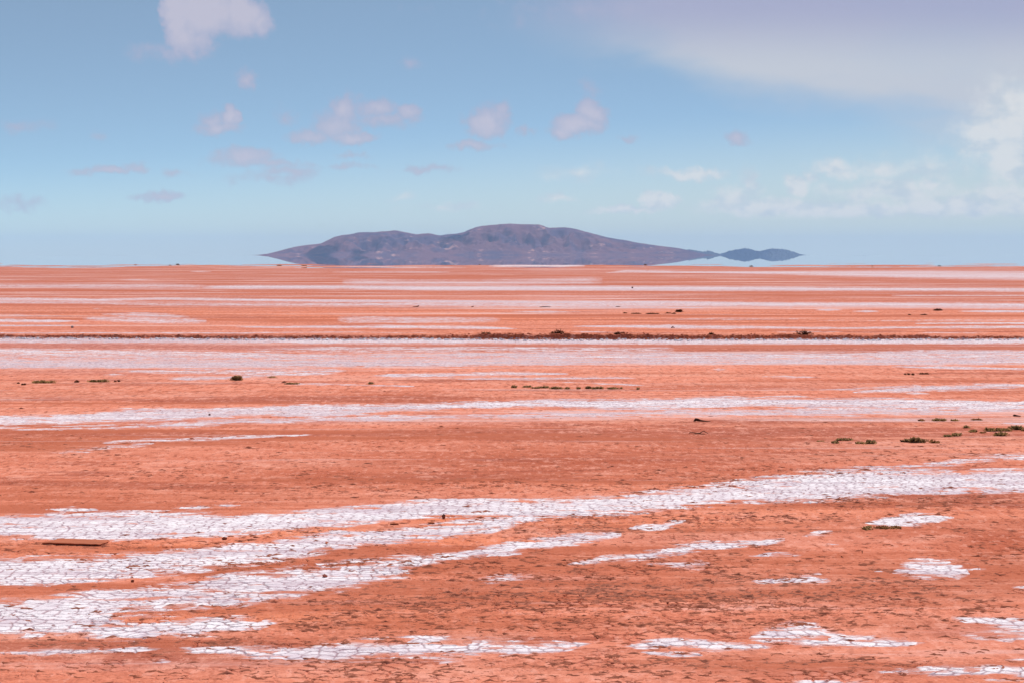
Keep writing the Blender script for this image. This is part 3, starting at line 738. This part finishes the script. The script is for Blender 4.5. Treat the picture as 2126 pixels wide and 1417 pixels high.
def tube(path, rad, seg=7):
    """tapered tube through points"""
    vs, fs = [], []
    n = len(path)
    for i, p in enumerate(path):
        a = path[max(0, i - 1)]; b = path[min(n - 1, i + 1)]
        d = np.array(b, float) - np.array(a, float); d /= np.linalg.norm(d) + 1e-9
        s = np.cross(d, (0, 0, 1.0)); 
        if np.linalg.norm(s) < .1: s = np.cross(d, (1.0, 0, 0))
        s /= np.linalg.norm(s); u_ = np.cross(s, d)
        for k_ in range(seg):
            th = 2 * math.pi * k_ / seg
            r = rad[i] * (1 + .12 * math.sin(3 * th + i * 1.7))
            vs.append(tuple(np.array(p) + s * math.cos(th) * r + u_ * math.sin(th) * r))
    for i in range(n - 1):
        for k_ in range(seg):
            fs.append((i * seg + k_, i * seg + (k_ + 1) % seg, (i + 1) * seg + (k_ + 1) % seg, (i + 1) * seg + k_))
    fs.append(tuple(range(seg))[::-1]); fs.append(tuple((n - 1) * seg + k_ for k_ in range(seg)))
    return vs, fs
def join(parts):
    vs, fs = [], []
    for v, f in parts:
        o = len(vs); vs += list(v); fs += [tuple(i + o for i in q) for q in f]
    return vs, fs
seedc = [0]
def shrub(px, py, wpx, hpx, label, group, mat=OLIVE, name='salt_bush', cat='shrub', z=None):
    seedc[0] += 1; rnd = random.Random(100 + seedc[0])
    x, y, gz_ = base_of(px, py + hpx * .5)
    if z is not None: gz_ = z
    W = wpx / F * y; Hm = hpx / F * y * 1.15
    e = bpy.data.objects.new(name, None); COL.objects.link(e); e.location = (x, y, gz_ - .01)
    tag(e, label, cat, group)
    L = max(.035, W * .07)
    L = min(L, Hm * .8)
    n = int(np.clip(W / L * 26 * max(1.0, Hm / L * .8), 70, 1100))
    v, f = blades(W * 1.05, max(Hm - L * .5, L * .3), max(W * .45, .15), n, rnd, L, lumpy=3 if wpx < 20 else 6)
    mesh_obj('foliage', v, f, mat, e)
    if wpx >= 14:
        ps = []
        for _ in range(7 if wpx < 26 else 12):
            a = rnd.uniform(-1, 1) * W * .42; c_ = rnd.uniform(-.2, .2) * W * .4
            ps.append(tube([(0, 0, -.005), (a * .8, c_ * .8, Hm * .35), (a, c_, Hm * rnd.uniform(.5, .95))], [.012, .009, .005], 5))
        v, f = join(ps); mesh_obj('stems', v, f, DARK, e)
    return e
G1 = 'low salt bushes between the salt bands on the right'
R1 = [
 (1702,914.5,17,2.5,'thin dry tuft, leftmost of the right-hand salt bushes',OLIVE),
 (1735,917,18,6,'small green tuft just left of and nearer than a flat green tuft',GREEN),
 (1753,911,32,6,'flat green tuft with a smaller tuft at its lower left',GREEN),
 (1784,918.5,21,5,'brownish green tuft touching the left of a taller lopsided tuft',OLIVE),
 (1806,916.5,24,9,'lopsided green tuft sloping down to the right, in the middle of the row',GREEN),
 (1880,913.5,30,8,'low left shoulder bush beside the tallest salt bush',GREEN),
 (1906,912.5,38,12,'tallest and fullest green salt bush of the row',GREEN),
 (1941,916,22,6,'orange brown dry tuft just right of the tallest salt bush',DRY),
 (1970,903.5,22,5,'flat green tuft joined to a slightly taller one on its right',GREEN),
 (1984,901,22,7,'green tuft with its flat twin on the left, alone up the slope',GREEN),
 (2006,884.5,12,6,'tiny dark rounded tuft above the other right-hand bushes',GREEN),
 (2021,893.5,22,6,'single oval green tuft below the tiny dark one',OLIVE),
 (2042,896.5,12,4,'faint brown tuft between the oval tuft and the long bush',DRY),
 (2060,890.5,32,8,'left end of the long olive bush near the right edge',OLIVE),
 (2084,891,30,7,'middle of the long olive bush near the right edge',OLIVE),
 (2112,886.5,30,10,'tall bush at the right edge of the picture',GREEN),
 (2079,899.5,30,9,'bush just in front of the long olive bush',OLIVE),
 (1912,871,14,4,'dry brown tuft at the end of a thin white salt line',DRY),
 (1946,869.8,38,6,'long flat green bush near the wide white band on the right',GREEN),
 (1983,871,18,4,'short flat tuft right of the long flat bush by the wide white band',OLIVE),
 (2028,869.5,20,4,'pale dry tuft right of the other tufts by the wide white band',DRY),
 (2124,892,10,4,'dry tuft cut by the right edge of the picture',DRY),
]
for a in R1: shrub(*a[:5], G1, a[5])
shrub(1803,1093,20,9,'nearest green bush, at the tip of a white salt patch on the right','low plants beside a salt patch',GREEN)
shrub(1840,1092,56,6,'dry rust brown mat of twigs right of the nearest green bush','low plants beside a salt patch',DRY,'dry_mat','plant')
G2 = 'salt bushes on the clay left of centre'
for a in [
 (38,794,5,3,'tiny speck of a tuft, leftmost on the clay',DARK),(50,796.5,11,4,'small dark tuft just left of a long flat bush at far left',DARK),
 (92,791.5,48,6,'long flat olive bush at far left',OLIVE),(160,790.6,9,5,'small dark tuft midway between two long flat bushes',DARK),
 (205,789.8,44,6,'second long flat olive bush from the left',OLIVE),(239,790.5,4,3,'tiny tuft at the right end of the second long bush',DARK),
 (247,790,6,4,'tiny dark tuft standing apart right of the second long bush',DARK),(490,783.5,25,11,'rounded olive bush at the edge of thin salt streaks',OLIVE),
 (564,781,22,3,'flat thin tuft right of the rounded olive bush',OLIVE),(606,795.5,30,4,'dark flat tuft at the start of a thin white line',GREEN),
 (590,792,10,3,'brown tuft above the dark flat tuft by the thin line',DARK),(768.5,794.5,16,5,'lone dark tuft just above a thin salt line',GREEN)]:
    shrub(*a[:5], G2, a[5])
G3 = 'row of dark tufts across the middle of the flat'
for a in [
 (1067.5,801.5,11,6,'forked dark tuft, first from the left in the middle row'),(1096,801.5,22,4,'thin flat dark tuft, second in the middle row'),
 (1113,804,16,4,'dark tuft sitting lower, third in the middle row'),(1129,802.5,22,5,'bushy dark tuft, fourth in the middle row'),
 (1156,804,28,6,'widest dark tuft of the middle row'),(1178,804.5,14,5,'compact dark tuft right of the widest one in the middle row'),
 (1201,804.5,9,5,'small forked tuft alone at the centre of the middle row'),(1221,803.5,18,6,'tuft left of the low broad one in the middle row'),
 (1241,804,24,6,'low broad dark tuft near the right of the middle row'),(1276,805,30,4,'long flat tuft near the right end of the middle row'),
 (1290,804.5,5,4,'speck at the right tip of the long flat tuft'),(1326,805.5,7,5,'single dark tuft apart at the right end of the middle row')]:
    shrub(*a[:5], G3, GREEN)
G4 = 'small dark tufts far right above the middle of the flat'
for a in [(1880,775.6,4,3,'leftmost of three dark specks left of a thin dark tuft'),(1887.5,775.4,5,4,'middle of three dark specks left of a thin dark tuft'),
 (1894.5,776,6,4,'rightmost of three dark specks left of a thin dark tuft'),(1917,774.8,22,3.5,'thin flat dark tuft on the clay at the right')]:
    shrub(*a[:5], G4, DARK)
G5 = 'distant tufts beyond the low bank'
for a in [(1296,650,11,2.5,'distant tuft, first of the far row beyond the bank'),(1321,651,20,2.5,'distant tuft, second of the far row beyond the bank'),
 (1355,651.5,26,2.5,'longest tuft of the far row beyond the bank'),(1386,650.5,14,2.5,'distant tuft, fourth of the far row beyond the bank'),
 (1400,651,10,3,'distant tuft at the foot of a dark domed bush'),(1411,646,18,6,'dark domed bush at the right end of the far row'),
 (1888,652.7,8,2.5,'small far tuft left of another far right tuft'),(1919,652.7,16,2.5,'far right tuft below a dark mound'),(1946,643,22,4.5,'low dark mound shaped bush far off at the right')]:
    shrub(*a[:5], G5, DARK)
G6 = 'specks of shrub at the shimmering edge of the flat'
for a in [(281,549,7,2.2,'leftmost shrub speck on the shimmering horizon'),(353,550.5,9,3,'flat shrub speck just left of the darkest horizon speck'),
 (370,549,11,4.5,'darkest shrub speck on the horizon left of the hill'),(580,551,11,3,'shrub speck on the horizon under the hill tip'),(631,552,15,4.5,'shrub speck on the horizon under the left hill slope'),
 (995,549.5,5,3,'tiny speck on the horizon in front of the middle of the hill'),(1340,549.5,9,4,'shrub speck on the horizon under the right hill slope'),
 (1560,552,9,3,'speck on the horizon right of the detached hill centre'),(1811,552,7,3,'speck on the horizon far right of the hills'),(1950,552,8,3,'rightmost shrub speck on the horizon')]:
    shrub(a[0], a[1], a[2] * .85, a[3] * .7, a[4], G6, DRY, z=-.04)
# brushwood on the bank
def brush(px, py, wpx, hpx, label, n=46):
    seedc[0] += 1; rnd = random.Random(900 + seedc[0])
    x, _ = at(px, 704); y = float(bank_toe(np.array([x]))[0]) + .35
    z = float(ground_z(np.array([x]), np.array([y]), False)[0])
    W = wpx / F * y; Hm = hpx / F * y
    e = bpy.data.objects.new('dead_bush', None); COL.objects.link(e); e.location = (x, y, z - .01)
    tag(e, label, 'dead bush', 'dead bushes on the low bank')
    ps = []
    for _ in range(n):
        a = rnd.uniform(-1, 1); tx = a * W * .5; ty = rnd.uniform(-.25, .25) * W
        hh_ = Hm * (1 - a * a * .75) * rnd.uniform(.45, 1)
        ps.append(tube([(tx * .02, 0, 0), (tx * .75 + rnd.gauss(0, .02), ty * .8, hh_ * .6), (tx + rnd.gauss(0, .05), ty, hh_ + rnd.gauss(0, .02))], [.010, .007, .003], 5))
    v, f = join(ps); mesh_obj('branches', v, f, DARK, e)
    v, f = blades(W, Hm * .7, W * .4, 160, rnd, .05, 3); mesh_obj('foliage', v, f, DARK, e)
brush(1160,693,36,14,'bushiest dead brown bush standing on the low bank near the centre')
brush(1672,693,38,14,'tangled dead bush on the low bank at the right')
brush(1005,698,30,7,'low dead bush on the bank, left of the bushiest one',30)
brush(1285,699,24,9,'small dead bush on the bank, right of the bushiest one',24)
brush(1477,699,14,7,'tiny dead bush on the bank midway between centre and right',16)

# plank lying on the salt
def plank():
    (xa, ya), (xb, yb) = at(88, 1127), at(207, 1132)
    xa, ya = at(88, 1129); xb, yb = at(207, 1133)
    L = math.hypot(xb - xa, yb - ya); D_ = .30; T = .014
    e = bpy.data.objects.new('plank', None); COL.objects.link(e)
    rnd = random.Random(5)
    vs, fs = [], []; n = 15
    for i in range(n):
        s = i / (n - 1); xx = s * L
        wv_ = rnd.gauss(0, .0022)
        ex = .045 * (1 if i == 0 else 0)
        lift_ = .012 + .012 * math.sin(s * 3) 
        for (dy, dz, ch) in ((0, 0, 0), (-0.004, T * .9, 0), (.006, T, 0), (D_ * .93, T * 1.04, .05), (D_, T * .9, .05), (D_, 0, .05)):
            vs.append((xx + (ch * 1.3 if i == 0 else (-ch * .6 if i == n - 1 else 0)) + (rnd.gauss(0, .006) if i in (0, n - 1) else 0), dy + wv_, dz + lift_ * .3 + wv_ * .5))
    for i in range(n - 1):
        for k_ in range(6): fs.append((i * 6 + k_, i * 6 + (k_ + 1) % 6, (i + 1) * 6 + (k_ + 1) % 6, (i + 1) * 6 + k_))
    fs.append(tuple(range(6))[::-1]); fs.append(tuple((n - 1) * 6 + k_ for k_ in range(6)))
    m_, t, b = new_mat('plank_wood')
    g = t.noise(t.vec('MULTIPLY', t.obj(), (2.0, 26, 26)), 1, 5, .6)
    t.put(b.inputs['Base Color'], t.mix(t.ss(g, .35, .65), (.52, .155, .08), (.36, .11, .055)))
    t.put(b.inputs['Normal'], t.bump(g, .5, .006))
    bpy.data.objects.remove(e)
    o = mesh_obj('plank', vs, fs, m_)
    o.location = (xa, ya, .004); o.rotation_euler = (0, 0, math.atan2(yb - ya, xb - xa))
    tag(o, 'long flat reddish brown wooden plank lying on the salt crust at left', 'plank')
plank()
def wood(px, py, pts, rads, label, cat, name, mat=WOOD):
    """pts in photo px relative to (px, py): (dx, dy up, depth m)"""
    x, y, z = base_of(px, py); k_ = y / F
    parts = []
    for path, rr in zip(pts, rads):
        parts.append(tube([(a * k_, c, b_ * k_) for a, b_, c in path], [r * k_ for r in rr], 7))
    v, f = join(parts)
    o = mesh_obj(name, v, f, mat, smooth=True); o.location = (x, y, z)
    tag(o, label, cat)
    return o
wood(1453, 875.5, [[(-13,1,0),(-11,3,0),(-8,4.5,.02),(-4,4,.03),(2,2.4,.02),(12,1.2,0),(22,.8,0)],[(-10,2,0),(-9,5,.02),(-7,7,.02)]],
     [[1.0,1.6,3.2,3.4,1.7,1.1,.6],[2,2.4,1.4]], 'short dark driftwood log with a knobbly raised left end', 'driftwood', 'driftwood_log')
wood(1449, 900, [[(-19,.5,0),(-17,2.2,0),(-10,2,.02),(-2,.8,0),(4,1.2,0),(9,3.2,.05),(13,5,.05),(16,3,.02),(21,.8,0)],[(-2,.8,0),(6,.7,-.1),(14,.6,-.1)]],
     [[.5,.8,.9,1.1,1.,.9,.8,.8,.5],[.8,.8,.4]], 'thin twisted branch with a small arch at its right end', 'branch', 'fallen_branch')
wood(2111, 864, [[(-8,2,0),(-4,2.6,0),(0,1.8,0),(8,1,0)],[(-5,2,0),(-6,5,0)]], [[1.2,2.0,1.6,.8],[1.2,.6]], 'dark broken stub of wood near the right edge by the wide white band', 'driftwood', 'driftwood_stub')
wood(866, 637.5, [[(-9,.4,0),(-2,.6,0),(2,1.,0),(4,2.4,0)],[(1,1,0),(3,4,0)]], [[.5,.8,.9,.5],[.7,.4]], 'far dark stick with an upturned right end on the grey white band', 'stick', 'stick', DARK)
wood(982, 637.5, [[(-4,.4,0),(0,1.6,0),(2,1.0,0)]], [[.5,.8,.5]], 'small far stick right of the upturned one on the grey white band', 'stick', 'stick', DARK)
wood(1131, 637.5, [[(-11,.4,0),(-3,.7,0),(6,.8,0),(12,.5,0)]], [[.5,.9,.7,.5]], 'flat dark stick lying on the far grey white band near the centre', 'stick', 'stick', DARK)
wood(1283, 637.5, [[(-5,.4,0),(0,.7,0),(5,.5,0)]], [[.5,.9,.5]], 'short flat dark stick far right on the grey white band', 'stick', 'stick', DARK)
wood(1397, 683.5, [[(-4,.3,0),(-1,2.6,0),(0,3.4,0)],[(0,3,0),(2,1.5,0),(4,.5,0)],[(-1,2,0),(0,.5,0)]], [[.6,1.,.7],[.8,.7,.5],[.6,.6]], 'small dark forked stub on a white line just beyond the bank', 'stump', 'forked_stub', DARK)
wood(1790, 1147, [[(0,0,0),(.5,3,0),(1.5,6,0)],[(0,2,0),(-2,4,0)]], [[.7,.6,.4],[.5,.3]], 'tiny upright twig on bare clay at the right, in front of the brown mat', 'twig', 'twig', DARK)
def stone(px, py, wpx, hpx, label, cr=(.34, .10, .07), name='stone', cat='stone'):
    seedc[0] += 1; rnd = random.Random(300 + seedc[0])
    x, y, z = base_of(px, py); k_ = y / F
    vs, fs = [], []; nu, nv = 10, 6
    for j in range(nv + 1):
        th = math.pi * j / nv
        for i in range(nu):
            ph = 2 * math.pi * i / nu; r = 1 + rnd.gauss(0, .10)
            vs.append((math.sin(th) * math.cos(ph) * wpx * .5 * k_ * r, math.sin(th) * math.sin(ph) * wpx * .4 * k_ * r, (math.cos(th) * .5 + .38) * hpx * k_ * r))
    for j in range(nv):
        for i in range(nu): fs.append((j * nu + i, j * nu + (i + 1) % nu, (j + 1) * nu + (i + 1) % nu, (j + 1) * nu + i))
    m_, t, b = new_mat('stone'); 
    t.put(b.inputs['Base Color'], t.mix(t.noise(t.obj(), 30, 4, .6), cr, tuple(c * 1.5 for c in cr)))
    o = mesh_obj(name, vs, fs, m_, smooth=False); o.location = (x, y, z)
    tag(o, label, cat)
stone(674.5,1197,11,7,'reddish brown stone lying on the nearest wide white salt band')
stone(921,1075,8,9,'dark pointed clod standing at the end of a thin orange strip', (.16,.06,.035), 'clod', 'clod')
stone(150,683,6,5,'pale and dark stone beyond the left part of the low bank', (.30,.24,.22))
stone(1313,598.5,4,3.5,'tiny dark stone on a far thin white salt band', (.08,.04,.03))
stone(435,861,5,3.5,'small dark stone on the wide white band left of centre', (.10,.05,.04))
stone(819,1088,19,4,'low dark clod in the orange strip between two white bands', (.26,.075,.035), 'clod', 'clod')
stone(895,1086,16,4,'flat dark clod in the orange strip left of the pointed clod', (.28,.08,.035), 'clod', 'clod')
stone(466,1119,11,6,'rough dark clod on the edge of the orange strip at left', (.20,.06,.03), 'clod', 'clod')
stone(275,1207,8,5,'dark clod in the orange strip below the second white band at left', (.20,.06,.03), 'clod', 'clod')

# ------------------------------------------------------------------ haze (after everything it encloses)
hz = bpy.data.materials.new('haze_air'); hz.use_nodes = True
n_ = hz.node_tree.nodes; n_.clear()
pv = n_.new('ShaderNodeVolumePrincipled'); pv.inputs['Density'].default_value = 3.5e-5
pv.inputs['Color'].default_value = (.335, .51, .80, 1); pv.inputs['Anisotropy'].default_value = 0.0
oo = n_.new('ShaderNodeOutputMaterial'); hz.node_tree.links.new(pv.outputs[0], oo.inputs['Volume'])
X0, Y0, Y1, Z0, Z1 = 20600, -8600, 21400, -3.2, 205
hv = [(sx_ * X0, y, z) for z in (Z0, Z1) for sx_, y in ((-1, Y0), (1, Y0), (1, Y1), (-1, Y1))]
hzo = mesh_obj('haze', hv, [(0, 3, 2, 1), (4, 5, 6, 7), (0, 1, 5, 4), (1, 2, 6, 5), (2, 3, 7, 6), (3, 0, 4, 7)], hz)
tag(hzo, 'thin blue air over the whole flat', None, None, 'stuff')
